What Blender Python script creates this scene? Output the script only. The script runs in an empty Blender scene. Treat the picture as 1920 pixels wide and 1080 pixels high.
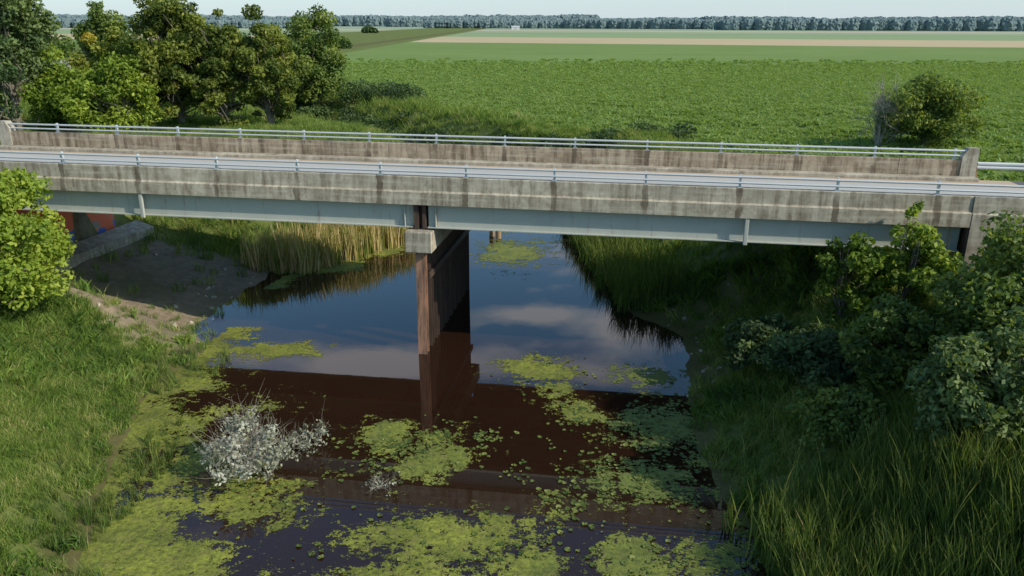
import bpy, numpy as np, math, bmesh
from mathutils import Matrix, Vector
R=np.random.default_rng(7)
YAW=-0.1496; P0=(-3.3994,28.1899); GR=-0.0053
c0,s0=math.cos(YAW),math.sin(YAW)
def ST(x,y):
    dx=x-P0[0];dy=y-P0[1];return dx*c0+dy*s0,-dx*s0+dy*c0
def XY(s,t): return P0[0]+c0*s-s0*t,P0[1]+s0*s+c0*t
# ---------- noise ----------
def vnoise(x,y,sc,seed=0):
    x=np.asarray(x)*sc+seed*17.3;y=np.asarray(y)*sc+seed*9.1
    xi=np.floor(x).astype(np.int64);yi=np.floor(y).astype(np.int64);fx=x-xi;fy=y-yi
    fx=fx*fx*(3-2*fx);fy=fy*fy*(3-2*fy)
    def h(a,b):
        n=(a*374761393+b*668265263+seed*1442695)&0x7fffffff
        n=((n^(n>>13))*1274126177)&0x7fffffff
        return ((n^(n>>16))&0xffff)/65535.0
    return (h(xi,yi)*(1-fx)+h(xi+1,yi)*fx)*(1-fy)+(h(xi,yi+1)*(1-fx)+h(xi+1,yi+1)*fx)*fy
def fbm(x,y,sc,seed=0,o=3):
    r=0;a=.5
    for i in range(o): r=r+a*vnoise(x,y,sc*2**i,seed+i);a*=.5
    return r/(1-.5**o)
def sst(a,b,x):
    t=np.clip((x-a)/(b-a),0,1);return t*t*(3-2*t)
# ---------- terrain fn ----------
LY=[-60,5,10,15,20.4,24.6,27.3,30.6,34,38,40.7,43.4,47,55,62,70,80,95,110,150]
LX=[-9,-8.6,-9,-9.8,-11.5,-12.4,-12.1,-11.2,-11.8,-11.2,-9.1,-6.6,-5,-3.5,-3.,-6,-15,-25,-37,-70]
RY=[-60,10,15.7,19.3,22.4,25.6,29.5,32.6,38,46.5,55,62,68,75,85,100,115,150]
RX=[6.8,6.8,6.3,5.5,5.7,6.2,7.2,5.3,4.6,3.7,4.5,3.5,0,-7,-14.5,-25,-37,-66]
def creekd(x,y):
    w=.5*(fbm(x,y,.8,3)-.5)
    k=np.where(y>52,.7,1.0)
    return (np.interp(y,LY,LX)-x)*k+w,(x-np.interp(y,RY,RX))*k+w
def roadz(s):
    a=np.abs(s)
    return 6.02-2.4*sst(38,120,a)+GR*np.clip(s,-30,30)
def height(x,y):
    x=np.asarray(x,float);y=np.asarray(y,float)
    dl,dr=creekd(x,y);d=np.maximum(dl,dr)
    w=np.where(dl>dr,8.5,6.5);w=np.where(y>52,5.,w)
    zf=3.0
    prof=zf*(.12*np.clip(d/1.5,0,1)+.88*sst(.8,1.0*w,d))
    bump=(fbm(x,y,.25,5)-.5)*1.1*sst(.5,4,d)*(1-sst(60,120,y))+(fbm(x,y,1.1,8)-.5)*.32*(1-sst(60,120,y))
    z=np.where(d<0,np.maximum(-1.6,d*.45),prof+bump*np.clip(d*.6,0,1))
    z=np.where((y>95),np.maximum(z,.6+2.4*sst(95,110,y)),z)
    s,t=ST(x,y);a=np.abs(s)
    rz=roadz(s)-.1
    L=(s<0)
    sp=np.where(L,1.9-(18.5-a)*.23,3.55-(18.5-a)*.42)+(fbm(x,y,1.,9)-.5)*.3
    mk=sst(-1.2,1.5,t)*sst(13,10,t)*sst(19.5,18.6,a)*L
    z=z*(1-mk)+np.minimum(z,sp)*mk
    fr0=np.where(L,2.1+1.4*sst(2,-1.5,t),3.6)
    front=np.where(a<18.5,sp,fr0+(rz-fr0)*sst(22.5,28,a))
    full=np.where(a<18.5,sp,rz)
    dist=np.where(t<.35,.35-t,np.where(t>7.95,t-7.95,0))
    inside=(t>.3)&(t<8.0)
    e=np.where(inside,full,front-.5*np.maximum(dist-.9,0))
    return np.maximum(z,e)
# ---------- helpers ----------
def link(o,parent=None):
    bpy.context.scene.collection.objects.link(o)
    if parent: o.parent=parent
    return o
def npmesh(name,V,F,mats,midx=None,attrs=None,smooth=False):
    me=bpy.data.meshes.new(name);V=np.asarray(V,np.float32)
    if isinstance(F,np.ndarray):
        k=F.shape[1];n=len(F);me.vertices.add(len(V));me.vertices.foreach_set('co',V.ravel())
        me.loops.add(n*k);me.loops.foreach_set('vertex_index',F.astype(np.int32).ravel())
        me.polygons.add(n);me.polygons.foreach_set('loop_start',np.arange(0,n*k,k,dtype=np.int32))
        try: me.polygons.foreach_set('loop_total',np.full(n,k,np.int32))
        except Exception: pass
    else: me.from_pydata([tuple(v) for v in V],[],F)
    for m in mats: me.materials.append(m)
    if midx is not None: me.polygons.foreach_set('material_index',np.asarray(midx,np.int32))
    me.polygons.foreach_set('use_smooth',np.full(len(me.polygons),smooth,bool))
    me.update(calc_edges=True)
    if attrs:
        for k,(dom,vals) in attrs.items():
            a=me.attributes.new(k,'FLOAT',dom);a.data.foreach_set('value',np.asarray(vals,np.float32))
    return me
class NT:
    def __init__(s,nt): s.t=nt;nt.nodes.clear()
    def n(s,typ,**k):
        nd=s.t.nodes.new(typ);ins=k.pop('ins',{})
        for a,b in k.items(): setattr(nd,a,b)
        for a,b in ins.items():
            if isinstance(b,bpy.types.NodeSocket): s.t.links.new(b,nd.inputs[a])
            else: nd.inputs[a].default_value=b
        return nd
    def l(s,a,b): s.t.links.new(a,b)
    def math(s,op,a,b=0.0,c=0.0,clamp=False):
        return s.n('ShaderNodeMath',operation=op,use_clamp=clamp,ins={0:a,1:b,2:c}).outputs[0]
    def noise(s,vec,scale,detail=4,rough=.5,out='Fac'):
        i={'Scale':scale,'Detail':detail,'Roughness':rough}
        if vec is not None:i['Vector']=vec
        return s.n('ShaderNodeTexNoise',ins=i).outputs[out]
    def ramp(s,fac,st):
        nd=s.n('ShaderNodeValToRGB',ins={'Fac':fac});cr=nd.color_ramp
        while len(cr.elements)<len(st): cr.elements.new(.5)
        for e,(p,c) in zip(cr.elements,st): e.position=p;e.color=tuple(c)+((1,) if len(c)==3 else ())
        return nd.outputs['Color']
    def mr(s,v,a,b,c=0.,d=1.):
        return s.n('ShaderNodeMapRange',ins={0:v,1:a,2:b,3:c,4:d}).outputs[0]
    def mix(s,f,a,b,bt='MIX'):
        nd=s.n('ShaderNodeMix',data_type='RGBA',blend_type=bt)
        for i,v in ((0,f),(6,a),(7,b)):
            if isinstance(v,bpy.types.NodeSocket): s.t.links.new(v,nd.inputs[i])
            else: nd.inputs[i].default_value=(tuple(v)+(1,) if i else v)
        return nd.outputs[2]
def newmat(name):
    m=bpy.data.materials.new(name);m.use_nodes=True;return m,NT(m.node_tree)
def finish(N,col,rough=.8,bump=None,bs=.3,bd=.02,spec=.3,metal=0.,extra=None):
    i={'Base Color':col if isinstance(col,bpy.types.NodeSocket) else tuple(col)+(1,),'Roughness':rough,'Specular IOR Level':spec,'Metallic':metal}
    b=N.n('ShaderNodeBsdfPrincipled',ins=i)
    if bump is not None:
        bn=N.n('ShaderNodeBump',ins={'Height':bump,'Strength':bs,'Distance':bd});N.l(bn.outputs[0],b.inputs['Normal'])
    o=N.n('ShaderNodeOutputMaterial');N.l(b.outputs[0],o.inputs[0]);return b,o
def attr(N,n): return N.n('ShaderNodeAttribute',attribute_name=n).outputs['Fac']
def leafmat(name,ramp,trans=.35,rnd=.35,rough=.6,k=1.,big=.7,bsc=.35):
    m,N=newmat(name)
    ramp=[(p,tuple(min(.8,v*k) for v in c)) for p,c in ramp]
    f=attr(N,'tint');oi=N.n('ShaderNodeObjectInfo').outputs['Random']
    pos=N.n('ShaderNodeNewGeometry').outputs['Position']
    g=N.noise(pos,bsc,3,.6)
    f=N.math('ADD',f,N.math('MULTIPLY',N.math('SUBTRACT',oi,.5),rnd))
    f=N.math('ADD',f,N.math('MULTIPLY',N.math('SUBTRACT',g,.5),big),clamp=True)
    col=N.ramp(f,ramp)
    b=N.n('ShaderNodeBsdfPrincipled',ins={'Base Color':col,'Roughness':rough,'Specular IOR Level':.25})
    tcol=N.mix(1.,col,(1.35,1.3,.5),'MULTIPLY')
    t=N.n('ShaderNodeBsdfTranslucent',ins={'Color':tcol})
    mx=N.n('ShaderNodeMixShader',ins={0:trans});N.l(b.outputs[0],mx.inputs[1]);N.l(t.outputs[0],mx.inputs[2])
    o=N.n('ShaderNodeOutputMaterial');N.l(mx.outputs[0],o.inputs[0]);return m
# ---------- materials ----------
M_leaf=leafmat('leaf_green',[(0,(.03,.055,.014)),(.45,(.09,.135,.03)),(1,(.20,.235,.05))],k=1.3,trans=.4)
M_leafy=leafmat('leaf_yellowgreen',[(0,(.06,.085,.018)),(.45,(.15,.18,.035)),(.85,(.25,.25,.045)),(1,(.36,.24,.035))],k=1.4,trans=.45)
M_leafb=leafmat('leaf_bright',[(0,(.07,.12,.014)),(.5,(.20,.27,.035)),(1,(.31,.36,.055))],k=1.15,trans=.4)
M_leafd=leafmat('leaf_dark',[(0,(.03,.055,.022)),(.5,(.075,.12,.042)),(1,(.16,.21,.07))],k=1.15)
M_leafs=leafmat('leaf_silver',[(0,(.12,.13,.07)),(.4,(.24,.25,.18)),(1,(.42,.42,.35))],trans=.15)
M_grass=leafmat('grass_blade',[(0,(.045,.085,.016)),(.35,(.11,.18,.03)),(.65,(.19,.245,.05)),(1,(.36,.31,.15))],trans=.38,k=1.28,big=1.3,bsc=.5)
M_reed=leafmat('reed_blade',[(0,(.04,.075,.018)),(.5,(.11,.165,.034)),(.85,(.25,.27,.075)),(1,(.38,.32,.17))],trans=.38,k=1.1)
M_catt=leafmat('cattail_blade',[(0,(.08,.12,.02)),(.3,(.2,.22,.05)),(.6,(.42,.33,.17)),(1,(.58,.45,.27))],trans=.3,k=1.2)
M_soy=leafmat('soy_leaf',[(0,(.12,.175,.045)),(.5,(.155,.225,.058)),(1,(.20,.27,.075))],trans=.4,k=1.3)
M_pad=leafmat('lily_pad',[(0,(.05,.08,.02)),(.5,(.11,.14,.03)),(1,(.22,.24,.07))],trans=.1,rough=.5)
def barkmat(n,a,b):
    m,N=newmat(n);p=N.n('ShaderNodeTexCoord').outputs['Object'];f=N.noise(p,8,5)
    finish(N,N.mix(f,a,b),.9,f,.5,.03);return m
M_bark=barkmat('bark',(.07,.06,.045),(.20,.18,.14))
M_dead=barkmat('dead_twig',(.20,.18,.14),(.36,.34,.29))
def concrete(n,a,b,phase=None,streak=1.):
    m,N=newmat(n);tc=N.n('ShaderNodeTexCoord').outputs['Object']
    big=N.noise(tc,.5,7,.7);fine=N.noise(tc,9,6,.7)
    mp=N.n('ShaderNodeMapping',ins={'Vector':tc,'Scale':(3.2,3.2,.35)}).outputs[0]
    st=N.mr(N.noise(mp,1.3,7,.7),.45,.64)
    col=N.mix(N.mr(big,.38,.6),a,b)
    blot=N.mr(N.noise(tc,1.7,7,.75),.47,.6);col=N.mix(N.math('MULTIPLY',blot,.7),col,tuple(v*f for v,f in zip(a,(.46,.43,.40))))
    col=N.mix(N.mr(fine,.4,.75,0,.6),col,tuple(v*.5 for v in a))
    col=N.mix(N.math('MULTIPLY',st,.68*streak),col,(.11,.078,.05))
    mp2=N.n('ShaderNodeMapping',ins={'Vector':tc,'Scale':(.35,.35,6.)}).outputs[0]
    col=N.mix(N.math('MULTIPLY',N.mr(N.noise(mp2,1.,4,.6),.5,.75),.5),col,(.56,.51,.41))
    if phase is not None:
        sx=N.n('ShaderNodeSeparateXYZ',ins={0:tc}).outputs[0]
        fr=N.math('FRACT',N.math('DIVIDE',N.math('ADD',sx,100*3.1526-phase+3.1526*.5),3.1526))
        dd=N.math('ABSOLUTE',N.math('SUBTRACT',fr,.5))
        w=N.math('ADD',.032,N.math('MULTIPLY',N.math('SUBTRACT',N.noise(tc,3,3),.5),.07))
        k=N.math('MULTIPLY',N.math('LESS_THAN',dd,w),N.mr(N.noise(tc,1.5,3),.35,.6,.2,.8))
        col=N.mix(k,col,(.10,.075,.052))
    finish(N,col,.88,fine,.35,.02,.2);return m
M_con=concrete('weathered_concrete',(.52,.47,.37),(.37,.325,.25),1.709)
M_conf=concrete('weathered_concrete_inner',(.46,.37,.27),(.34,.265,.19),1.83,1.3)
M_conp=concrete('plain_concrete',(.49,.45,.365),(.36,.32,.255),None,.9)
def steel(n,a,b,rust,rf=.6,metal=.1,rough=.55):
    m,N=newmat(n);tc=N.n('ShaderNodeTexCoord').outputs['Object']
    f=N.noise(tc,1.2,5,.6);mp=N.n('ShaderNodeMapping',ins={'Vector':tc,'Scale':(4,4,.5)}).outputs[0]
    r=N.mr(N.noise(mp,1.5,6,.7),rf,rf+.18)
    col=N.mix(r,N.mix(f,a,b),rust);finish(N,col,rough,N.noise(tc,20,4),.15,.01,.4,metal);return m
M_gird=steel('painted_girder_steel',(.41,.42,.37),(.31,.325,.295),(.24,.18,.13),.57,.0,.65)
M_galv=steel('galvanised_rail',(.55,.57,.57),(.44,.46,.47),(.30,.27,.22),.64,.2,.5)
M_pile=steel('rusty_pile_steel_shaded',(.085,.05,.035),(.05,.03,.022),(.03,.022,.018),.48,.0,.8)  # rusty steel, colour darkened for the shade under the deck
M_rustp=steel('rust_orange_steel_lit',(.46,.25,.15),(.24,.12,.08),(.09,.06,.045),.44,.0,.8)  # same rusty steel, front pile's sunlit look put into the colour
m,N=newmat('road_asphalt');M_road=m
tc=N.n('ShaderNodeTexCoord').outputs['Object'];sp=N.n('ShaderNodeSeparateXYZ',ins={0:tc})
f=N.noise(tc,14,6,.7);mp=N.n('ShaderNodeMapping',ins={'Vector':tc,'Scale':(.12,1.6,1)}).outputs[0]
col=N.mix(N.noise(mp,1.5,5),(.36,.35,.33),(.50,.485,.46));col=N.mix(N.mr(f,.3,.8,0,.35),col,(.18,.18,.17))
edge=N.mr(N.math('ADD',sp.outputs[1],N.math('MULTIPLY',N.noise(tc,1.2,4),.8)),6.5,7.2)
col=N.mix(N.math('MULTIPLY',edge,.8),col,(.42,.30,.19))
sa=N.math('ABSOLUTE',sp.outputs[0]);col=N.mix(N.math('GREATER_THAN',sa,23.),col,(.10,.10,.10))
finish(N,col,.85,f,.3,.01,.3)
m,N=newmat('road_paint');M_paint=m
tc=N.n('ShaderNodeTexCoord').outputs['Object'];f=N.noise(tc,10,5)
finish(N,N.mix(N.mr(f,.4,.65),(.7,.7,.67),(.35,.34,.32)),.7)
m,N=newmat('red_painted_concrete');M_red=m
tc=N.n('ShaderNodeTexCoord').outputs['Object'];f=N.noise(tc,1.1,5,.6)
col=N.mix(N.mr(f,.34,.42),(.30,.26,.21),(.72,.16,.08));col=N.mix(N.mr(N.noise(tc,.7,3),.60,.62),col,(.08,.15,.45))
finish(N,col,.8)
# terrain
m,N=newmat('terrain_ground');M_ter=m
geo=N.n('ShaderNodeNewGeometry');pos=geo.outputs['Position'];sp=N.n('ShaderNodeSeparateXYZ',ins={0:pos})
n1=N.noise(pos,.25,6,.6);n2=N.noise(pos,3.,6,.7);n3=N.noise(pos,12.,4,.7)
grass=N.mix(N.mr(n1,.3,.7),(.095,.135,.03),(.18,.20,.055));grass=N.mix(N.mr(n2,.35,.7,0,.5),grass,(.07,.075,.03))
dirtc=N.mix(N.mr(n2,.3,.7),(.29,.225,.16),(.15,.12,.085));dirtc=N.mix(N.mr(n3,.56,.73),dirtc,(.36,.32,.25))
dirtc=N.mix(N.mr(n1,.5,.62,0,.5),dirtc,(.11,.12,.05))
mudc=N.mix(n2,(.06,.05,.026),(.15,.14,.05))
mpv=N.n('ShaderNodeMapping',ins={'Vector':pos,'Scale':(.22,1.,1.),'Rotation':(0,0,.28)}).outputs[0]
soyn=N.noise(mpv,.12,6,.62);soyf=N.noise(pos,1.1,8,.9)
soy=N.mix(N.mr(soyn,.35,.65),(.145,.21,.055),(.19,.255,.078));soy=N.mix(N.mr(soyf,.42,.62,0,.45),soy,(.09,.14,.038))
soy=N.mix(N.mr(N.noise(mpv,.05,5,.7),.58,.68,0,.35),soy,(.09,.135,.04))
soy=N.mix(N.mr(N.noise(mpv,.35,4,.6),.6,.72,0,.35),soy,(.25,.28,.11))
q=N.math('ADD',sp.outputs[1],N.math('MULTIPLY',sp.outputs[0],.29))
q=N.math('ADD',q,N.math('MULTIPLY',N.math('SUBTRACT',N.noise(pos,.01,3),.5),20.))
qf=N.math('DIVIDE',q,4000.)
tan=(.48,.37,.23);g1=(.18,.25,.10);g2=(.23,.30,.15)
fr=N.ramp(qf,[(0,g1),(415/4000,tan),(600/4000,g2),(860/4000,(.16,.22,.12)),(900/4000,(.27,.32,.19)),(1150/4000,(.44,.39,.29)),(1350/4000,(.27,.33,.22)),(2300/4000,(.3,.35,.28))])
fr.node.color_ramp.interpolation='CONSTANT'
fr=N.mix(N.mr(N.noise(mpv,.06,5,.6),.3,.7,0,.3),fr,(.18,.23,.12))
far=N.math('GREATER_THAN',q,415.)
soy=N.mix(far,soy,fr)
col=N.mix(attr(N,'soy'),grass,soy);col=N.mix(attr(N,'dirt'),col,dirtc);col=N.mix(attr(N,'mud'),col,mudc)
hgt=N.math('ADD',N.math('MULTIPLY',n2,.7),N.math('MULTIPLY',soyf,.6))
finish(N,col,.95,hgt,.45,.2,.1)
# water
m,N=newmat('creek_water');M_wat=m
pos=N.n('ShaderNodeNewGeometry').outputs['Position']
nb=N.noise(pos,1.2,3,.5);col=N.mix(N.noise(pos,.3,3),(.025,.011,.006),(.014,.0065,.004))
b,o=finish(N,col,.02,nb,.03,.02,.5);b.inputs['IOR'].default_value=1.58
# duckweed sheet
m,N=newmat('duckweed');M_duck=m
pos=N.n('ShaderNodeNewGeometry').outputs['Position'];dn=attr(N,'dens')
a=N.noise(pos,.9,10,.72);bb=N.noise(pos,5.,6,.75);cc=N.noise(pos,16.,4,.7)
v=N.math('ADD',N.math('MULTIPLY',N.math('SUBTRACT',a,.5),3.4),N.math('MULTIPLY',N.math('SUBTRACT',bb,.5),2.6))
v=N.math('ADD',v,N.math('MULTIPLY',N.math('SUBTRACT',cc,.5),1.2))
k=N.math('GREATER_THAN',N.math('ADD',v,dn),.58)
cn=N.mr(N.noise(pos,.8,8,.7),.35,.65)
col=N.mix(cn,(.11,.13,.024),(.29,.31,.045));col=N.mix(N.mr(N.noise(pos,7,6,.8),.42,.62,0,.85),col,(.055,.065,.018))
col=N.mix(N.mr(N.noise(pos,2.2,5,.7),.52,.66,0,.5),col,(.21,.18,.06))
col=N.mix(N.math('MULTIPLY',attr(N,'pad'),.75),col,(.09,.13,.04))
b=N.n('ShaderNodeBsdfPrincipled',ins={'Base Color':col,'Roughness':.7,'Specular IOR Level':.25})
bn=N.n('ShaderNodeBump',ins={'Height':bb,'Strength':.8,'Distance':.05});N.l(bn.outputs[0],b.inputs['Normal'])
tr=N.n('ShaderNodeBsdfTransparent');mx=N.n('ShaderNodeMixShader',ins={0:k});N.l(tr.outputs[0],mx.inputs[1]);N.l(b.outputs[0],mx.inputs[2])
o=N.n('ShaderNodeOutputMaterial');N.l(mx.outputs[0],o.inputs[0])
m,N=newmat('distant_foliage_hazed');M_dist=m
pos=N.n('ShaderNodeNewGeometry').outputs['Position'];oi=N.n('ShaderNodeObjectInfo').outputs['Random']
finish(N,N.mix(N.math('MULTIPLY',N.math('ADD',N.noise(pos,.15,4),oi),.5),(.12,.165,.175),(.155,.205,.205)),1.,None,spec=.0)  # aerial haze put into the foliage colour as a pale bluish tone
m,N=newmat('white_cladding');M_white=m;finish(N,(.6,.6,.6),.6)
m,N=newmat('roof_grey');M_roof=m;finish(N,(.4,.4,.42),.6)
m,N=newmat('old_wood');M_wood=m;tc=N.n('ShaderNodeTexCoord').outputs['Object'];finish(N,N.mix(N.noise(tc,6,4),(.36,.24,.13),(.2,.14,.08)),.9)
# ---------- terrain ----------
def grow(a,end,step,f):
    o=[];v=a;st=step
    while abs(v-a)<abs(end-a):
        st*=f;v+=math.copysign(st,end-a);o.append(v)
    return o
xs=np.array(sorted(grow(-34,-6500,.3,1.08)+list(np.arange(-34,30.01,.3))+grow(30,6500,.3,1.1)))
ys=np.array(sorted(grow(6,-80,.3,1.15)+list(np.arange(6,58.01,.3))+grow(58,7000,.3,1.05)))
X,Y=np.meshgrid(xs,ys);Z=height(X,Y)
nx,ny=len(xs),len(ys);idx=np.arange(nx*ny).reshape(ny,nx)
F=np.stack([idx[:-1,:-1],idx[:-1,1:],idx[1:,1:],idx[1:,:-1]],-1).reshape(-1,4)
dl,dr=creekd(X,Y);d=np.maximum(dl,dr);s,t=ST(X,Y)
def soymask(x,y):
    dl,dr=creekd(x,y);s,t=ST(x,y)
    return np.maximum(sst(7,9,dr)*sst(15,17,t),np.maximum(sst(75,90,dl)*sst(120,140,y),sst(9,10,dr)*sst(-40,-60,y)))
def dirtmask(x,y):
    s,t=ST(x,y)
    m=np.clip(sst(-2.8,-.8,t)*sst(10.5,8.5,t)*sst(20,18,np.abs(s)),0,1)*(.25+.75*sst(2,-2,s))
    return m*sst(.25,.4,fbm(x,y,.5,21)+.3*sst(8,5,t)*sst(-2.5,.5,t))
soy=soymask(X,Y);dirt=dirtmask(X,Y)
mud=sst(1.4,.2,d)*(1-dirt*.6)
me=npmesh('ground_terrain',np.stack([X,Y,Z],-1).reshape(-1,3),F,[M_ter],None,{'soy':('POINT',soy.ravel()),'dirt':('POINT',dirt.ravel()),'mud':('POINT',mud.ravel())},True)
link(bpy.data.objects.new('ground_terrain',me))
me=npmesh('creek_water',[(-180,-80,0),(60,-80,0),(60,220,0),(-180,220,0)],np.array([[0,1,2,3]]),[M_wat])
link(bpy.data.objects.new('creek_water',me))
# duckweed sheet
G=[(-9.3,28.5,2.1,.8,1.1,0),(-12.,25.8,1.8,1.5,1.15,0),(-9.8,16.5,1.8,2.2,1.15,0),(-8.4,15.,2.0,1.6,1.2,0),(-6.8,18.2,1.7,1.1,.95,0),(-8.6,20,1.8,1.8,.9,0),(-10.8,22,1.5,2.2,.95,0),(-8.5,23.5,1.6,1.2,.5,0),
 (-3.9,22.,1.,.8,1.0,.15),(-2.4,20.3,1.1,1.,1.1,.2),(-2.8,21.2,1.8,1.4,.6,.2),(1.0,26.8,1.6,1.2,1.15,.1),(1.6,25.,.8,.9,.85,.1),(2.2,23.4,.9,.9,1.05,.1),(4.8,26.2,1.6,1.1,.75,.8),(4.9,22.4,1.6,1.7,1.,.9),(3.6,19.2,2.,1.3,.8,.7),(1.4,18.1,.8,.9,.6,.2),
 (-1.8,16.6,2.6,1.2,1.0,.0),(-2.5,15.2,1.5,.8,.9,.0),(.3,15.6,1.4,.8,.85,.1),(3.6,15.8,2.4,1.1,.9,.4),(0,42.5,2.1,3.,1.0,.3),(-9.6,39.8,2.2,1.3,1.3,0),(-7,42.8,1.4,1.,1.2,0),(-5.2,14.8,1.2,1.,.5,0),(2.6,45.,1.5,1,.4,.3)]
gx=np.arange(-14,9,.12);gy=np.arange(6,56,.12);X2,Y2=np.meshgrid(gx,gy)
dn=np.zeros_like(X2);pd=np.zeros_like(X2)
for a,b,rx,ry,w,p in G:
    g=w*np.exp(-(((X2-a)/rx)**2+((Y2-b)/ry)**2)**1.2);dn=np.maximum(dn,g)+.15*np.minimum(dn,g);pd=np.maximum(pd,(p)*np.clip(g*3,0,1))
dl2,dr2=creekd(X2,Y2)
dn=np.maximum(dn,sst(-2.2,.3,dl2)*1.0*(Y2<31));dn=np.maximum(dn,sst(-.9,.2,dr2)*.6*(Y2<26));dn=np.maximum(dn,sst(-1.2,.2,dl2)*1.1*(Y2>36))
keep=(np.maximum(dl2,dr2)<.4)
idx=np.arange(X2.size).reshape(X2.shape)
F=np.stack([idx[:-1,:-1],idx[:-1,1:],idx[1:,1:],idx[1:,:-1]],-1).reshape(-1,4)
kk=(keep&(dn>.03));kf=(kk[:-1,:-1]|kk[1:,1:]).ravel();F=F[kf]
me=npmesh('duckweed',np.stack([X2,Y2,np.full_like(X2,.008)],-1).reshape(-1,3),F,[M_duck],None,{'dens':('POINT',dn.ravel()),'pad':('POINT',pd.ravel())})
link(bpy.data.objects.new('duckweed',me))
# ---------- boxes ----------
CUBE=[(0,3,2,1),(4,5,6,7),(0,1,5,4),(1,2,6,5),(2,3,7,6),(3,0,4,7)]
def boxes(name,L,mat,parent,bevel=0.):
    V=[];F=[]
    for a,b,c,d_,e,f in L:
        o=len(V);V+=[(a,c,e),(b,c,e),(b,d_,e),(a,d_,e),(a,c,f),(b,c,f),(b,d_,f),(a,d_,f)];F+=[tuple(i+o for i in q) for q in CUBE]
    me=npmesh(name,V,F,[mat]);o=link(bpy.data.objects.new(name,me),parent)
    if bevel: 
        md=o.modifiers.new('bev','BEVEL');md.width=bevel;md.segments=2
    return o
def prism(name,prof,s0_,s1_,mat,parent):
    n=len(prof);V=[(s0_,a,b) for a,b in prof]+[(s1_,a,b) for a,b in prof]
    F=[(i,(i+1)%n,n+(i+1)%n,n+i) for i in range(n)]+[tuple(range(n))[::-1],tuple(range(n,2*n))]
    me=npmesh(name,V,F,[mat]);return link(bpy.data.objects.new(name,me),parent)
br=bpy.data.objects.new('road_bridge',None);link(br);br.location=(P0[0],P0[1],0);br.rotation_euler=(0,-GR,YAW)
E0,E1=-23.3,21.6;A=18.55
boxes('deck_slab',[(-A,A,.30,8.0,5.825,6.0)],M_conp,br)
prism('near_parapet_wall',[(.06,6.20),(.36,6.20),(.36,6.81),(.34,6.83),(.08,6.83),(.06,6.81)],-A,A,M_con,br)
prism('near_fascia',[(-.02,5.815),(.31,5.815),(.31,6.195),(.055,6.33),(.03,6.30),(-.02,6.27)],-A,A,M_con,br)
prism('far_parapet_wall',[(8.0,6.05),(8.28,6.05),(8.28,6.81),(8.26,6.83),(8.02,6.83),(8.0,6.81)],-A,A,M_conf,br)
prism('far_fascia',[(7.99,5.815),(8.36,5.815),(8.36,6.27),(8.285,6.33),(8.285,6.04),(7.99,6.04)],-A,A,M_con,br)
boxes('far_curb',[(E0,E1+.0,7.45,7.99,6.0,6.17)],M_conp,br,.03)
boxes('near_curb',[(E0,E1,.37,.8,6.0,6.15)],M_conp,br,.03)
for sg,e in ((-1,E0),(1,E1)):
    a,b=sorted((sg*(A+.02),e))
    aa,bb=(a,b-.62) if sg>0 else (a+.62,b)
    prism('near_wingwall',[(-.03,1.2),(.5,1.2),(.5,6.0),(.36,6.0),(.36,6.83),(.02,6.83),(.02,6.30),(-.03,6.25)],aa,bb,M_conp,br)
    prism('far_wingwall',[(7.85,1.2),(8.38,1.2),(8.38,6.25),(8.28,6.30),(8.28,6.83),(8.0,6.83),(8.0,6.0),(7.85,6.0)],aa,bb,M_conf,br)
    x0,x1=(e-.61,e) if sg>0 else (e,e+.61)
    for t0,t1,nm in ((.0,.42,'near_end_block'),(7.95,8.38,'far_end_block')):
        xm=x0+.2 if sg>0 else x1-.2
        P=[(x0,2.5),(x1,2.5),(x1,7.32 if sg>0 else 6.98),(xm,7.32),(x0,6.98 if sg>0 else 7.32)]
        V=[(p,t0,z) for p,z in P]+[(p,t1,z) for p,z in P];n=5
        F=[(i,(i+1)%n,n+(i+1)%n,n+i) for i in range(n)]+[tuple(range(n))[::-1],tuple(range(n,2*n))]
        me=npmesh(nm,V,F,[M_conp]);link(bpy.data.objects.new(nm,me),br)
L=[]
for t0 in (.30,2.8,5.4,7.9):
    for a,b in ((-A+.15,-.28),(.28,A-.15)):
        L+=[(a,b,t0-.012,t0+.012,4.972,5.78),(a,b,t0-.19,t0+.19,4.94,4.971),(a,b,t0-.17,t0+.17,5.781,5.812)]
        for ss in (a+.3,b-.3): L.append((ss-.012,ss+.012,t0-.15,t0-.013,4.972,5.78))
boxes('steel_girders',L,M_gird,br)
boxes('drain_pipes',[(-10.97,-10.83,-.0,.10,4.86,5.80),(11.43,11.57,-.0,.10,4.86,5.80)],M_gird,br,.02)
boxes('cross_frames',[(a-.03,a+.03,.33,7.87,5.25,5.45) for a in (-15,-11,-7,-3,3,7,11,15)],M_gird,br)
boxes('pier_cap',[(-.5,.5,-.25,8.55,4.08,4.86)],M_conp,br,.03)
boxes('pier_bearings',[(sg*.3-.14,sg*.3+.14,t0-.15,t0+.15,4.861,4.938) for sg in(-1,1) for t0 in (.3,2.8,5.4,7.9)],M_pile,br)
boxes('pier_diaphragm',[(-.2,.2,.38,7.8,4.9,5.8)],M_pile,br)
boxes('joint_cover',[(-.22,-.06,.12,.30,4.90,5.80),(.08,.2,.15,.30,4.90,5.80)],M_pile,br)
L=[]
for i in range(10):
    tt=.15+i*.86
    L+=[(-.17,.17,tt-.17,tt-.145,-1.6,4.08),(-.17,.17,tt+.145,tt+.17,-1.6,4.08),(-.012,.012,tt-.144,tt+.144,-1.6,4.08)]
boxes('pier_piles',L[3:],M_pile,br);boxes('pier_pile_front',L[:3],M_rustp,br)
boxes('pier_bracing',[(.18,.26,0.4,8.2,2.9,3.15),(-.26,-.18,0.4,8.2,2.9,3.15)],M_pile,br)
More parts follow.
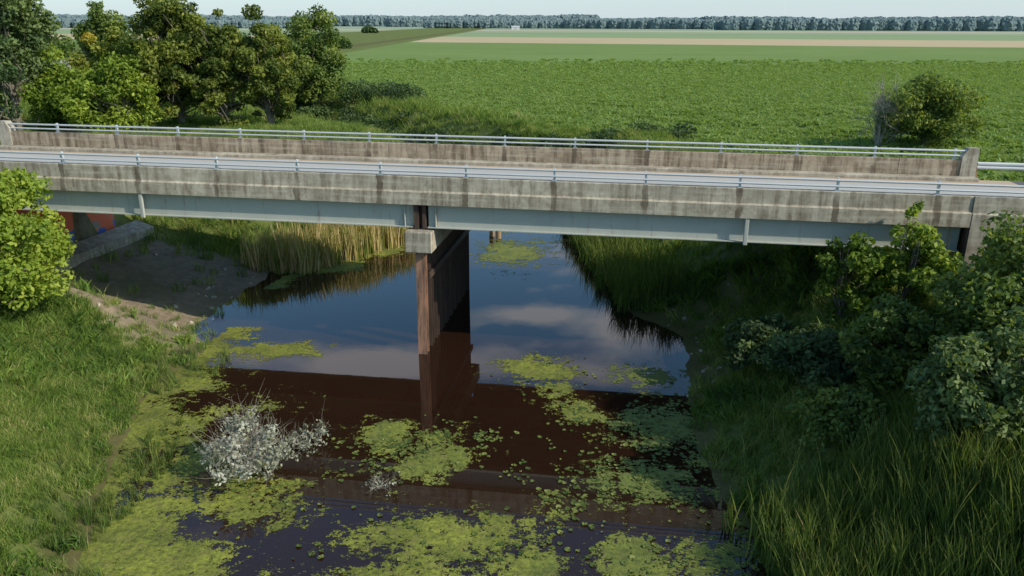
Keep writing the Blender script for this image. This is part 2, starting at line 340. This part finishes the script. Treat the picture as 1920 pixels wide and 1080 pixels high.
for sg in(-1,1):
    a,b=sorted((sg*(A-.1),sg*(A+.7)));boxes('abutment_wall',[(a,b,.53 if sg<0 else .33,7.97 if sg>0 else 8.9,.8,4.90)],M_red if sg<0 else M_conp,br,.02)
    a,b=sorted((sg*(A+.25),sg*(A+.7)));boxes('abutment_backwall',[(a,b,.54,7.84,4.91,5.82)],M_conp,br)
    a,b=sorted((sg*(A-.06),sg*(A+.01)));boxes('end_bearing_post',[(a,b,-.0,.3,3.9,5.81)],M_pile,br)
# sloping concrete footing beam in front of the left abutment
V=[(-17.9,.4,2.25),(-17.1,.4,2.05),(-17.0,9.9,1.85),(-17.9,9.9,2.15)];V=V+[(a,b,c-1.6) for a,b,c in V]
me=npmesh('abutment_footing',V,[(0,1,2,3),(7,6,5,4)]+[(i,i+4,(i+1)%4+4,(i+1)%4) for i in range(4)],[M_conp]);link(bpy.data.objects.new('abutment_footing',me),br)
def rail(name,t0,phase,parent):
    L=[];x0,x1=E0+.2,E1-.2
    k0=int(math.ceil((x0-phase)/3.1526));k1=int((x1-phase)//3.1526)
    for k in range(k0,k1+1):
        p=phase+k*3.1526;L+=[(p-.035,p+.035,t0-.06,t0+.06,6.832,7.27),(p-.09,p+.09,t0-.09,t0+.09,6.831,6.85)]
    boxes(name+'_posts',L,M_galv,parent)
    for nm,zz,rr in (('_top',7.2,.042),('_mid',7.0,.036)):
        pr=[(t0-.11+.04*math.cos(a),zz+rr*math.sin(a)) for a in np.linspace(0,2*math.pi,9)[:-1]]
        prism(name+nm,pr,E0+.3,E1-.3,M_galv,parent)
rail('near_railing',.22,1.709,br);rail('far_railing',8.16,1.83,br)
ss=np.concatenate([np.arange(-260,-24,6.),np.linspace(-24,24,17),np.arange(30,265,6.)])
def strip(name,t0,t1,dz,mat,s_=ss):
    V=[]
    for a in s_:
        z=float(roadz(a))+dz if abs(a)>30 else 6.02+GR*a+dz
        V+=[(a,t0,z),(a,t1,z)]
    n=len(s_);F=np.array([[2*i,2*i+2,2*i+3,2*i+1] for i in range(n-1)])
    me=npmesh(name,V,F,[mat]);o=link(bpy.data.objects.new(name,me));o.location=(P0[0],P0[1],0);o.rotation_euler=(0,0,YAW);return o
strip('road_surface',.36,7.99,0.0,M_road)
strip('road_edge_line',1.25,1.37,.004,M_paint);strip('road_edge_line',6.55,6.67,.004,M_paint)
def guard(sa,sb,t0):
    e=bpy.data.objects.new('guardrail',None);link(e);e.location=(P0[0],P0[1],0);e.rotation_euler=(0,0,YAW)
    sv=np.arange(sa,sb+.1,2.) ;pr=[(0,.43),(-.05,.48),(-.05,.53),(0,.585),(-.05,.64),(-.05,.69),(0,.74)]
    V=[];F=[]
    for a in sv:
        z=float(roadz(a))
        V+=[(a,t0+p[0]*(1 if t0>4 else -1),z+p[1]) for p in pr]
    n=len(pr)
    for i in range(len(sv)-1):
        for j in range(n-1):F.append((i*n+j,(i+1)*n+j,(i+1)*n+j+1,i*n+j+1))
    me=npmesh('w_beam',V,F,[M_galv]);o=link(bpy.data.objects.new('w_beam',me),e);md=o.modifiers.new('s','SOLIDIFY');md.thickness=.006
    boxes('posts',[(a-.07,a+.07,*( (t0+.02,t0+.17) if t0>4 else (t0-.17,t0-.02)),float(roadz(a))-.5,float(roadz(a))+.72) for a in sv],M_wood,e)
for sa,sb in((E0-40,E0-.1),(E1+.1,E1+40)):
    guard(sa,sb,8.1);guard(sa,sb,.25)
st=bpy.data.objects.new('wooden_post',None);link(st)
def tube(path,rad,n=6):
    path=np.array(path,float);V=[];F=[]
    for i,p in enumerate(path):
        dd=path[min(i+1,len(path)-1)]-path[max(i-1,0)];dd/=np.linalg.norm(dd)+1e-9
        u=np.cross(dd,[.31,.95,.05]);u/=np.linalg.norm(u)+1e-9;v=np.cross(dd,u)
        for k in range(n):
            a=2*math.pi*k/n;V.append(p+rad[i]*(math.cos(a)*u+math.sin(a)*v))
    for i in range(len(path)-1):
        for k in range(n):F.append((i*n+k,i*n+(k+1)%n,(i+1)*n+(k+1)%n,(i+1)*n+k))
    return V,F
for px,py,hh in((-.8,45.6,.75),(-1.2,46.1,.6)):
    V,F=tube([(px,py,-1),(px,py,hh),(px,py,hh+.01)],[.17,.16,.001],10);me=npmesh('post_shaft',V,F,[M_wood]);link(bpy.data.objects.new('post_shaft',me),st)
# ---------- trees ----------
def make_tree(name,x,y,h,rx,ry=None,lo=.2,nc=45,nl=9000,leaf=.16,mat=M_leaf,seed=1,tr=.2,stems=1,bias=0.,cs=.26,z=None,bark=None,twigs=0,elong=.55,taper=.35,tw=.35):
    g=np.random.default_rng(seed);ry=ry or rx;z=float(height(x,y))-.1 if z is None else z
    cz=h*(lo+1)/2;rz=h*(1-lo)/2
    u=g.normal(size=(nc,3));u/=np.linalg.norm(u,axis=1)[:,None]
    rr=g.random(nc)**.4
    lob=1+.28*np.sin(u[:,0]*3+seed)*np.cos(u[:,1]*4+seed*2)+.15*np.clip(g.normal(size=nc),-1.3,1.3)
    C=u*(rr*lob*.82)[:,None]*np.array([rx,ry,rz])
    k=1-taper*np.clip(C[:,2]/rz,0,1);C[:,0]*=k;C[:,1]*=k;C[:,2]+=cz
    rc=rx*cs*g.uniform(.5,1.35,nc);ctint=g.uniform(.1,.75,nc)+bias
    V=[];F=[]
    def add(p,r,n=6):
        a,b=tube(p,r,n);o=len(V);V.extend(a);F.extend([tuple(i+o for i in f) for f in b])
    tops=[]
    for i in range(stems):
        a=g.uniform(0,6.28);sp=(.0 if stems==1 else .35*rx)
        tp=np.array([math.cos(a)*sp*g.uniform(.4,1),math.sin(a)*sp*g.uniform(.4,1),h*g.uniform(.7,.82)])
        m1=tp*np.array([.45,.45,.4])+g.normal(size=3)*.04*h*np.array([1,1,0])
        add([(0,0,-.3),m1*.5,m1,(m1+tp)/2+g.normal(size=3)*.02*h,tp],[tr*1.15,tr*.9,tr*.7,tr*.45,tr*.12]);tops.append((m1,tp))
    for i in range(nc):
        m1,tp=tops[i%stems];f=np.clip((C[i,2]*.75)/h+g.uniform(-.1,.05),.08,.9)
        st=(m1*(f/.45) if f<.45 else m1+(tp-m1)*(f-.45)/.55)
        mid=(st+C[i])/2+g.normal(size=3)*.05*h;add([st,mid,C[i]],[tr*.35,tr*.2,tr*.05],5)
    for i in range(twigs):
        c=C[g.integers(nc)];e=c+g.normal(size=3)*rx*tw+np.array([0,0,.2*rx]);add([c,(c+e)/2+g.normal(size=3)*.05*rx,e],[tr*.12,tr*.09,tr*.04],4)
    nb=len(F);V=np.array(V);Fb=np.array(F)
    w=rc**2;ci=g.choice(nc,nl,p=w/w.sum())
    dv=g.normal(size=(nl,3));dv/=np.linalg.norm(dv,axis=1)[:,None]
    p=C[ci]+dv*(rc[ci]*g.random(nl)**.42*1.15)[:,None]*np.array([1,1,.8])
    kp=p[:,2]>.05;p=p[kp];ci=ci[kp];dv=dv[kp];n_=len(p)
    nr=g.normal(size=(n_,3))*.7+dv*.5+np.array([0,0,.5]);nr/=np.linalg.norm(nr,axis=1)[:,None]
    a=np.cross(nr,g.normal(size=(n_,3)));a/=np.linalg.norm(a,axis=1)[:,None];b=np.cross(nr,a)
    sz=leaf*g.uniform(.6,1.25,n_)[:,None];a=a*sz;b=b*sz*elong
    LV=np.stack([p-a,p+b,p+a,p-b],1).reshape(-1,3);LF=np.arange(4*n_).reshape(-1,4)+len(V)
    tint=np.concatenate([np.zeros(len(Fb)),np.clip(ctint[ci]+g.normal(size=n_)*.16,0,1)])
    me=npmesh(name,np.concatenate([V,LV]),np.concatenate([Fb,LF]),[bark or M_bark,mat],np.concatenate([np.zeros(nb),np.ones(n_)]),{'tint':('FACE',tint)})
    o=link(bpy.data.objects.new(name,me));o.location=(x,y,z);return o
T=make_tree
T('poplar_tree',-41.,67,17,4.0,lo=.02,nc=85,nl=21000,leaf=.2,mat=M_leafd,seed=3,tr=.3,bias=.25,taper=.1)
T('poplar_tree',-46.5,71,17,4.5,lo=.02,nc=70,nl=16000,leaf=.2,mat=M_leafd,seed=4,tr=.3,bias=.1)
T('maple_tree',-37.5,70,6.6,4.7,lo=.0,nc=70,nl=18000,leaf=.18,mat=M_leafb,seed=5,tr=.18,stems=3,bias=-.25,taper=.15,cs=.22)
T('maple_tree',-33.6,69,6.2,4.4,lo=.0,nc=65,nl=17000,leaf=.18,mat=M_leafb,seed=25,tr=.18,stems=3,bias=-.2,taper=.15,cs=.22)
T('maple_tree',-37.,76,9.2,3.0,lo=.2,nc=35,nl=8000,leaf=.2,mat=M_leafy,seed=6,tr=.18,bias=.3)
T('ash_tree',-47.5,98,12.5,4.2,lo=.1,nc=60,nl=13000,leaf=.24,mat=M_leaf,seed=7,tr=.25,bias=.1)
T('cottonwood_tree',-29.8,73,12.3,4.6,lo=.0,nc=150,nl=30000,leaf=.18,mat=M_leafy,seed=8,tr=.24,stems=3,bias=-.2,cs=.17,taper=.3)
T('cottonwood_tree',-25.6,72,10.8,3.8,lo=.0,nc=120,nl=23000,leaf=.18,mat=M_leafy,seed=38,tr=.22,stems=3,bias=-.22,cs=.18,taper=.3)
T('cottonwood_tree',-21.6,72.5,10.6,3.8,lo=.0,nc=120,nl=24000,leaf=.18,mat=M_leafy,seed=9,tr=.22,stems=3,bias=-.2,cs=.18,taper=.3)
T('willow_tree',-25.0,102,12.,5.,lo=.0,nc=90,nl=20000,leaf=.22,mat=M_leaf,seed=10,tr=.25,bias=.0,cs=.22,taper=.15)
T('willow_tree',-33,104,9.5,3.8,lo=.05,nc=45,nl=9000,leaf=.22,mat=M_leaf,seed=11,tr=.25)
T('willow_bush',31.2,61,5.2,3.9,lo=.0,nc=90,nl=18000,leaf=.14,mat=M_leaf,seed=12,tr=.09,stems=4,bias=.2,taper=.1,cs=.21)
T('dead_bush',27.8,61.,5.2,1.8,lo=.0,nc=40,nl=300,leaf=.08,mat=M_leafs,seed=13,tr=.12,stems=7,bark=M_dead,twigs=420)
T('maple_sapling',-18.2,26.6,5.7,3.,lo=.0,nc=90,nl=25000,leaf=.11,mat=M_leafb,seed=14,tr=.09,stems=3,bias=.05,taper=.3,cs=.2)
T('maple_sapling',-20.8,24.8,4.6,2.4,lo=.0,nc=45,nl=12000,leaf=.12,mat=M_leafb,seed=34,tr=.09,stems=3)
T('dogwood_shrub',11.0,24.9,3.4,1.3,lo=.0,nc=36,nl=3600,leaf=.10,mat=M_leafb,seed=15,tr=.04,stems=5,bias=-.15,cs=.22)
T('dogwood_shrub',12.7,24.6,3.6,1.5,lo=.0,nc=40,nl=4800,leaf=.10,mat=M_leafb,seed=16,tr=.04,stems=5,bias=-.15,cs=.22)
T('willow_bush',13.0,19.6,3.9,2.5,lo=.0,nc=90,nl=18000,leaf=.09,mat=M_leaf,seed=17,tr=.08,stems=5,bias=.05,taper=.15,cs=.2)
T('willow_bush',11.2,16.9,3.2,2.0,lo=.0,nc=75,nl=14000,leaf=.085,mat=M_leafd,seed=18,tr=.06,stems=4,bias=.25,cs=.2)
T('willow_bush',15.4,22.4,3.1,2.0,lo=.0,nc=45,nl=9000,leaf=.12,mat=M_leaf,seed=19,tr=.06,stems=4,bias=.2)
T('willow_bush',9.4,22.2,1.9,1.9,lo=.0,nc=60,nl=7500,leaf=.09,mat=M_leafd,seed=20,tr=.05,stems=4,cs=.18)
T('willow_bush',8.9,19.4,1.4,1.7,lo=.0,nc=60,nl=6500,leaf=.085,mat=M_leaf,seed=40,tr=.05,stems=4,cs=.18)
T('willow_bush',10.8,20.4,2.6,1.9,lo=.0,nc=60,nl=8500,leaf=.1,mat=M_leaf,seed=41,tr=.05,stems=4,cs=.2)
T('willow_bush',8.6,25.,1.8,1.7,lo=.0,nc=50,nl=6500,leaf=.1,mat=M_leafd,seed=42,tr=.05,stems=4,cs=.2)
T('offscreen_shade_tree',21.5,18.5,7.5,4.2,lo=.0,nc=60,nl=15000,leaf=.18,mat=M_leaf,seed=43,tr=.2,stems=2)  # unseen tree beyond the right frame edge, added to shade the right bank
T('silver_shrub',-7.3,19.6,1.8,1.5,lo=.0,nc=90,nl=2200,leaf=.062,mat=M_leafs,seed=21,tr=.035,stems=8,bark=M_dead,z=-.05,twigs=520,cs=.15,tw=.2)
T('silver_shrub',-6.1,21.2,.6,.9,lo=.0,nc=20,nl=300,leaf=.06,mat=M_leafs,seed=22,tr=.02,stems=4,bark=M_dead,z=-.05,twigs=90,tw=.2)
T('silver_shrub',-3.6,18.9,.3,.7,lo=.0,nc=16,nl=90,leaf=.05,mat=M_leafs,seed=23,tr=.02,stems=4,bark=M_dead,z=-.03,twigs=60,tw=.2)
def hedge(name,pts,seed,mat,leaf=.16,n=700):
    g=np.random.default_rng(seed);LV=[];tt=[]
    for x,y,r in pts:
        z=float(height(x,y));m=int(n*r*r/2)
        dv=g.normal(size=(m,3));dv/=np.linalg.norm(dv,axis=1)[:,None]
        p=np.array([x,y,z+r*.35])+dv*(r*g.random(m)**.4)[:,None]*np.array([1.2,1.2,.75*g.uniform(.8,1.2)])
        nr=g.normal(size=(m,3))*.8+np.array([0,0,.7]);a=np.cross(nr,g.normal(size=(m,3)));a/=np.linalg.norm(a,axis=1)[:,None];b=np.cross(nr,a);b/=np.linalg.norm(b,axis=1)[:,None]
        sz=leaf*g.uniform(.6,1.3,m)[:,None];LV.append(np.stack([p-a*sz,p+b*sz*.6,p+a*sz,p-b*sz*.6],1).reshape(-1,3));tt.append(np.clip(g.uniform(.1,.7)+g.normal(size=m)*.15,0,1))
    LV=np.concatenate(LV);me=npmesh(name,LV,np.arange(len(LV)).reshape(-1,4),[mat],None,{'tint':('FACE',np.concatenate(tt))});return link(bpy.data.objects.new(name,me))
pts=[]
for k in range(90):
    f=R.random();yy=66+f*42;xx=np.interp(yy,RY,RX)+R.normal()*1.3+1.8;pts.append((xx,yy,R.uniform(.6,1.4)))
for k in range(30): pts.append((R.uniform(1,15),R.uniform(65,70.5),R.uniform(.5,1.1)))
for x,y in((-19,101),(-15.5,100),(-13,98)): pts.append((x,y,2.3))
hedge('creek_hedgerow',pts,31,M_leafd)
pts=[(R.uniform(-95,-45),R.uniform(110,200),R.uniform(1,2.5)) for k in range(60)]
hedge('scrub_thicket',pts,32,M_leafs,leaf=.3,n=200)
pts=[(R.uniform(-170,-60),R.uniform(230,330),R.uniform(3,5.5)) for k in range(28)]
hedge('distant_grove',pts,33,M_leaf,leaf=.6,n=60)
hedge('field_tree',[(-149,863,6),(-144,863,5)],35,M_leafd,leaf=1.3,n=25)
# ---------- instanced scatter ----------
def blades(n,h,w,spread,lean,seed,seg=3,tint=(.1,.7)):
    g=np.random.default_rng(seed);V=[];F=[];tt=[]
    for i in range(n):
        a=g.uniform(0,6.28);r=spread*math.sqrt(g.random());x,y=r*math.cos(a),r*math.sin(a)
        hh=h*g.uniform(.6,1.1);d=g.uniform(0,6.28);ln=lean*g.uniform(.2,1.2)*hh;f=g.uniform(0,6.28);t_=g.uniform(*tint);o=len(V)
        for k in range(seg+1):
            q=k/seg;cx=x+math.cos(d)*ln*q*q;cy=y+math.sin(d)*ln*q*q;cz=hh*(q-.25*lean*q*q)
            ww=w*(1-q**1.5)*.5+.001
            V+=[(cx-math.cos(f)*ww,cy-math.sin(f)*ww,cz),(cx+math.cos(f)*ww,cy+math.sin(f)*ww,cz)]
        for k in range(seg):F.append((o+2*k,o+2*k+1,o+2*k+3,o+2*k+2));tt.append(t_)
    return V,np.array(F),tt
def variants(cname,mat,specs):
    c=bpy.data.collections.new(cname)
    for i,sp in enumerate(specs):
        V,F,tt=blades(*sp[0],**sp[1]);me=npmesh(cname+'_tuft',V,F,[mat],None,{'tint':('FACE',tt)});o=bpy.data.objects.new(cname+'_tuft',me);c.objects.link(o)
    return c
def scatter(name,P,scl,coll,tilt=.12,seed=0):
    g=np.random.default_rng(seed);n=len(P);me=bpy.data.meshes.new(name);me.vertices.add(n);me.vertices.foreach_set('co',np.asarray(P,np.float32).ravel())
    rot=np.stack([g.normal(size=n)*tilt,g.normal(size=n)*tilt,g.uniform(0,6.28,n)],-1).astype(np.float32)
    a=me.attributes.new('rot','FLOAT_VECTOR','POINT');a.data.foreach_set('vector',rot.ravel())
    a=me.attributes.new('scl','FLOAT','POINT');a.data.foreach_set('value',np.asarray(scl,np.float32))
    o=link(bpy.data.objects.new(name,me));ng=bpy.data.node_groups.new(name,'GeometryNodeTree')
    ng.interface.new_socket('Geometry',in_out='INPUT',socket_type='NodeSocketGeometry');ng.interface.new_socket('Geometry',in_out='OUTPUT',socket_type='NodeSocketGeometry')
    gi=ng.nodes.new('NodeGroupInput');go=ng.nodes.new('NodeGroupOutput');ip=ng.nodes.new('GeometryNodeInstanceOnPoints');ci=ng.nodes.new('GeometryNodeCollectionInfo')
    ci.inputs['Collection'].default_value=coll;ci.inputs['Separate Children'].default_value=True;ci.inputs['Reset Children'].default_value=True
    r=ng.nodes.new('GeometryNodeInputNamedAttribute');r.data_type='FLOAT_VECTOR';r.inputs['Name'].default_value='rot'
    s_=ng.nodes.new('GeometryNodeInputNamedAttribute');s_.data_type='FLOAT';s_.inputs['Name'].default_value='scl'
    l=ng.links.new;l(gi.outputs[0],ip.inputs['Points']);l(ci.outputs[0],ip.inputs['Instance']);ip.inputs['Pick Instance'].default_value=True
    l(r.outputs['Attribute'],ip.inputs['Rotation']);l(s_.outputs['Attribute'],ip.inputs['Scale']);l(ip.outputs[0],go.inputs[0])
    md=o.modifiers.new('scatter','NODES');md.node_group=ng;return o
C_gr=variants('grass_tufts',M_grass,[((26,.5,.022,.22,.7,i),dict(tint=(.05,.65+.1*(i%3)))) for i in range(5)])
C_wd=variants('weed_tufts',M_grass,[((20,.55,.09,.3,.9,i+80),dict(seg=2,tint=(.0,.45))) for i in range(4)])
C_rd=variants('reed_clumps',M_reed,[((18,2.0,.04,.28,.3,i+20),dict(seg=4,tint=(.1,.8))) for i in range(5)])
C_ct=variants('cattail_clumps',M_catt,[((18,1.9,.05,.3,.16,i+40),dict(seg=3,tint=(.1,.95))) for i in range(5)])
C_sy=variants('soybean_plants',M_soy,[((22,.45,.2,.4,1.1,i+60),dict(seg=2,tint=(.2,.8))) for i in range(4)])
def pts_in(n,x0,x1,y0,y1,fn,seed):
    g=np.random.default_rng(seed);x=g.uniform(x0,x1,n);y=g.uniform(y0,y1,n);p=fn(x,y);k=g.random(n)<p;x,y=x[k],y[k];return np.stack([x,y,height(x,y)-.02],-1)
def grassp(x,y):
    dl,dr=creekd(x,y);d=np.maximum(dl,dr);s,t=ST(x,y);a=np.abs(s)
    ok=(d>.15)*(1-soymask(x,y))*(1-.96*dirtmask(x,y))
    ok=ok*np.where((a>=18.2)&(t>-.2)&(t<8.6),0.,1.)*np.where((s<-16.5)&(s>-18.6)&(t>.2)&(t<9.8),0.,1.)
    ok=ok*(.4+.6*sst(.3,.6,fbm(x,y,.6,50)))
    return ok*(.25+.75*sst(.3,2.2,d))
def weedp(x,y): return grassp(x,y)*sst(.48,.62,fbm(x,y,.35,70))
def gs(P,a,b,sd): return (a+b*fbm(P[:,0],P[:,1],.5,sd))*(.6+.8*np.random.default_rng(sd).random(len(P)))
P=pts_in(38000,-26,-7,7,32,grassp,1);scatter('bank_grass',P,gs(P,.2,.95,12),C_gr,.2,1)
P=pts_in(9000,-26,-7,7,32,weedp,21);scatter('bank_weeds',P,gs(P,.4,.7,12),C_wd,.2,21)
P=pts_in(16000,5,20,9,30,grassp,2);scatter('bank_grass',P,gs(P,.5,.8,13),C_gr,.2,2)
P=pts_in(9000,5,20,9,34,weedp,22);scatter('bank_weeds',P,gs(P,.5,.9,12),C_wd,.2,22)
P=pts_in(42000,-45,34,30,78,grassp,3);scatter('meadow_grass',P,gs(P,.6,1.1,14),C_gr,.2,3)
P=pts_in(16000,-75,10,78,150,grassp,4);scatter('meadow_grass',P,gs(P,1.2,1.6,15),C_gr,.15,4)
def reedp(x,y):
    dl,dr=creekd(x,y);return ((dr>-.5)&(dr<6))*sst(17.5,15.,y-.35*(x-6))*1.
P=pts_in(2800,5,14,7.5,19,reedp,5);scatter('reed_bed',P,R.uniform(.6,1.05,len(P)),C_rd,.1,5)
def catl(x,y):
    dl,dr=creekd(x,y);s,t=ST(x,y);return ((dl>-.3)&(dl<3.2)&(t>8.9))*1.
P=pts_in(1700,-14,-4,37,52,catl,6);scatter('cattail_bed',P,R.uniform(.85,1.2,len(P)),C_ct,.08,6)
def catr(x,y):
    dl,dr=creekd(x,y);s,t=ST(x,y);return ((dr>-.5)&(dr<2.4)&(t>3.5))*1.
P=pts_in(900,3,10,33,52,catr,7);scatter('reed_bed',P,R.uniform(.7,1.05,len(P)),C_rd,.1,7)
P=pts_in(1900,-13,-7.,10,28,lambda x,y:(creekd(x,y)[0]>-1.5)*(creekd(x,y)[0]<1.6)*sst(.4,.6,fbm(x,y,.9,61)),8);P[:,2]=np.maximum(P[:,2],0);scatter('sedge_clumps',P,R.uniform(.1,.38,len(P)),C_rd,.25,8)
def soyp(x,y): return soymask(x,y)*(np.abs(x)<y*.72+8)*sst(230,50,y)
P=pts_in(120000,-60,150,42,225,soyp,9);scatter('soybean_crop',P,R.uniform(.7,1.1,len(P))*(1+.004*(P[:,1]-42)),C_sy,.1,9)
# lily pads
V=[];F=[];tt=[];g=np.random.default_rng(5)
def pads(cx,cy,rx,ry,n):
    for i in range(n):
        x,y=cx+g.normal()*rx,cy+g.normal()*ry
        if fbm(x,y,1.3,90)<.45: continue
        r=g.uniform(.03,.085);a0=g.uniform(0,6.28);o=len(V);V.append((x,y,.02));m=9
        for k in range(m):
            a=a0+k/(m-1)*5.6;V.append((x+r*math.cos(a)*1.,y+r*math.sin(a),.018+g.uniform(0,.03)))
        t_=g.uniform(.1,.9)
        for k in range(m-1):F.append((o,o+1+k,o+2+k));tt.append(t_)
for a in((-3,21.1,1.1,.8,260),(-1.3,21.8,.7,.5,110),(1.3,26.3,.9,.7,120),(2.1,23.2,.5,.6,80),(4.7,22.,.9,1.2,280),(3.4,19.2,1.2,.9,260),(.2,19.7,.3,.3,14),(-1.6,16.3,1.6,.7,160),(1.4,18,.4,.6,50),(3.6,15.8,1.4,.7,110),(2.4,20.5,1.1,.7,60),(-6.5,18.5,1.2,1,80)): pads(*a)
me=npmesh('lily_pads',V,np.array(F),[M_pad],None,{'tint':('FACE',tt)});link(bpy.data.objects.new('lily_pads',me))
g=np.random.default_rng(77);c=bpy.data.collections.new('rocks')
for i in range(3):
    bm=bmesh.new();bmesh.ops.create_icosphere(bm,subdivisions=2,radius=.2)
    for v in bm.verts: v.co*=1+g.normal()*.13;v.co.z*=.7
    me=bpy.data.meshes.new('rock');bm.to_mesh(me);bm.free();me.materials.append(M_conp);c.objects.link(bpy.data.objects.new('rock',me))
def rockp(x,y):
    dl,dr=creekd(x,y);s,t=ST(x,y);h=height(x,y);return ((np.abs(s)<16.4)&(t>-3)&(t<10)&(h>-.05)&(h<3.5))*np.where(h<.45,.45,.06)
P=pts_in(2400,-20,16,24,42,rockp,11);scatter('bank_rocks',P,.12+R.uniform(.1,.8,len(P))**2.2,c,.5,11)
# distant tree belts
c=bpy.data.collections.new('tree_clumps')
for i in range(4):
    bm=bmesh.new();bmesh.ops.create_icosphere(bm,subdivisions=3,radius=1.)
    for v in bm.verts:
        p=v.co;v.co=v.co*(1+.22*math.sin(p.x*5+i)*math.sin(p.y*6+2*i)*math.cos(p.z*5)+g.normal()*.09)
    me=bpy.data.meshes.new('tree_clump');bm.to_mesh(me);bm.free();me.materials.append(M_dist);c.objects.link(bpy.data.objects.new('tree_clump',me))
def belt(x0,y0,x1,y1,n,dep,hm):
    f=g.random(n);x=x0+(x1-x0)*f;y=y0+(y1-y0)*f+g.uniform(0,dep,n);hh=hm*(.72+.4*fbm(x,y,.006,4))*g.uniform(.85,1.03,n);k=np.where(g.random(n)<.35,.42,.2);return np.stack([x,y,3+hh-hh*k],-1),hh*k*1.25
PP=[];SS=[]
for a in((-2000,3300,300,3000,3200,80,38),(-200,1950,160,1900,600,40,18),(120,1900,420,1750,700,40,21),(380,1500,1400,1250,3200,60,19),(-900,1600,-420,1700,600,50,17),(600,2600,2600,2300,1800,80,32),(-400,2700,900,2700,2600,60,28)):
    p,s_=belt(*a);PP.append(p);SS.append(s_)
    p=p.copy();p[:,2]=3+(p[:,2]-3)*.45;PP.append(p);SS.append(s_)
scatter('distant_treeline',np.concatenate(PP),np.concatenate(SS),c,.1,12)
fb=bpy.data.objects.new('farm_building',None);link(fb);fb.location=(5,1500,3)
boxes('walls',[(-7,7,-5,5,0,3.6)],M_white,fb)
V=[(-7.6,-5.6,3.62),(7.6,-5.6,3.62),(7.6,5.6,3.62),(-7.6,5.6,3.62),(-7.6,0,6.5),(7.6,0,6.5)]
me=npmesh('roof',V,[(0,1,5,4),(2,3,4,5),(0,4,3),(1,2,5),(0,3,2,1)],[M_roof]);link(bpy.data.objects.new('roof',me),fb)
boxes('door',[(-2,2,-5.05,-5.01,0.01,3.)],M_roof,fb)
# ---------- light ----------
EL=math.radians(34);AZ=math.radians(-27)
sd=Vector((math.cos(AZ)*math.cos(EL),math.sin(AZ)*math.cos(EL),math.sin(EL)))
ld=bpy.data.lights.new('sun','SUN');ld.energy=5.;ld.angle=math.radians(.53);ld.color=(1,.92,.77)
lo=link(bpy.data.objects.new('sun',ld));lo.rotation_euler=(-sd).to_track_quat('-Z','Y').to_euler()
w=bpy.data.worlds.new('World');bpy.context.scene.world=w;w.use_nodes=True;N=NT(w.node_tree)
sky=N.n('ShaderNodeTexSky',sky_type='NISHITA');sky.sun_disc=False;sky.sun_elevation=EL;sky.sun_rotation=math.pi/2-AZ;sky.air_density=1.0;sky.dust_density=.9;sky.ozone_density=1.2
tc=N.n('ShaderNodeTexCoord').outputs['Generated'];sp=N.n('ShaderNodeSeparateXYZ',ins={0:tc})
zz=N.math('MAXIMUM',sp.outputs[2],.03);u=N.math('DIVIDE',sp.outputs[0],zz);v=N.math('DIVIDE',sp.outputs[1],zz)
uv=N.n('ShaderNodeCombineXYZ',ins={0:u,1:v,2:0.}).outputs[0]
cl=N.noise(uv,2.6,7,.55);mask=None
for a,b,rx,ry,wt in((.07,2.72,.2,.11,.75),(.42,2.55,.2,.22,.75),(.62,3.0,.2,.4,.7),(.32,3.5,.2,.3,.5),(-.45,2.33,.5,.12,.6),(-.2,2.2,.5,.1,.5),(-1.6,2.4,.5,.3,.4),(1.5,2.,.6,.4,.4),(.3,.9,.4,.25,.5),(-1,1.,.4,.4,.3),(2.5,.5,1,1,.5),(-2,-1,1,1,.5)):
    du=N.math('DIVIDE',N.math('SUBTRACT',u,a),rx);dv=N.math('DIVIDE',N.math('SUBTRACT',v,b),ry)
    e=N.math('MULTIPLY',N.math('EXPONENT',N.math('MULTIPLY',N.math('ADD',N.math('MULTIPLY',du,du),N.math('MULTIPLY',dv,dv)),-1.)),wt)
    mask=e if mask is None else N.math('ADD',mask,e)
cm=N.mr(N.math('ADD',N.math('MULTIPLY',N.math('SUBTRACT',cl,.5),1.5),mask),.22,.62,0,.85)
skyc=N.mix(1.,sky.outputs[0],(.95,1.3,1.4),'MULTIPLY')
col=N.mix(cm,skyc,(7.6,7.5,7.8))
hz=N.mr(sp.outputs[2],.0,.14,.8,0.);col=N.mix(hz,col,(5.3,6.0,6.6))
bg=N.n('ShaderNodeBackground',ins={'Color':col,'Strength':.13});o=N.n('ShaderNodeOutputWorld');N.l(bg.outputs[0],o.inputs[0])
# ---------- camera ----------
cd=bpy.data.cameras.new('camera');cd.sensor_width=36;cd.lens=1494.3/1920*36;cd.clip_end=20000;cd.clip_start=.1
co=link(bpy.data.objects.new('camera',cd));pi,ro=.3196,.0027
fw=Vector((0,math.cos(pi),-math.sin(pi)));r=Vector((1,0,0));up=r.cross(fw)
r2=r*math.cos(ro)+up*math.sin(ro);u2=-r*math.sin(ro)+up*math.cos(ro)
M=Matrix((r2,u2,-fw)).transposed().to_4x4();M.translation=(0,0,12);co.matrix_world=M
bpy.context.scene.camera=co
vs=bpy.context.scene.view_settings;vs.view_transform='Standard';vs.look='None';vs.exposure=0
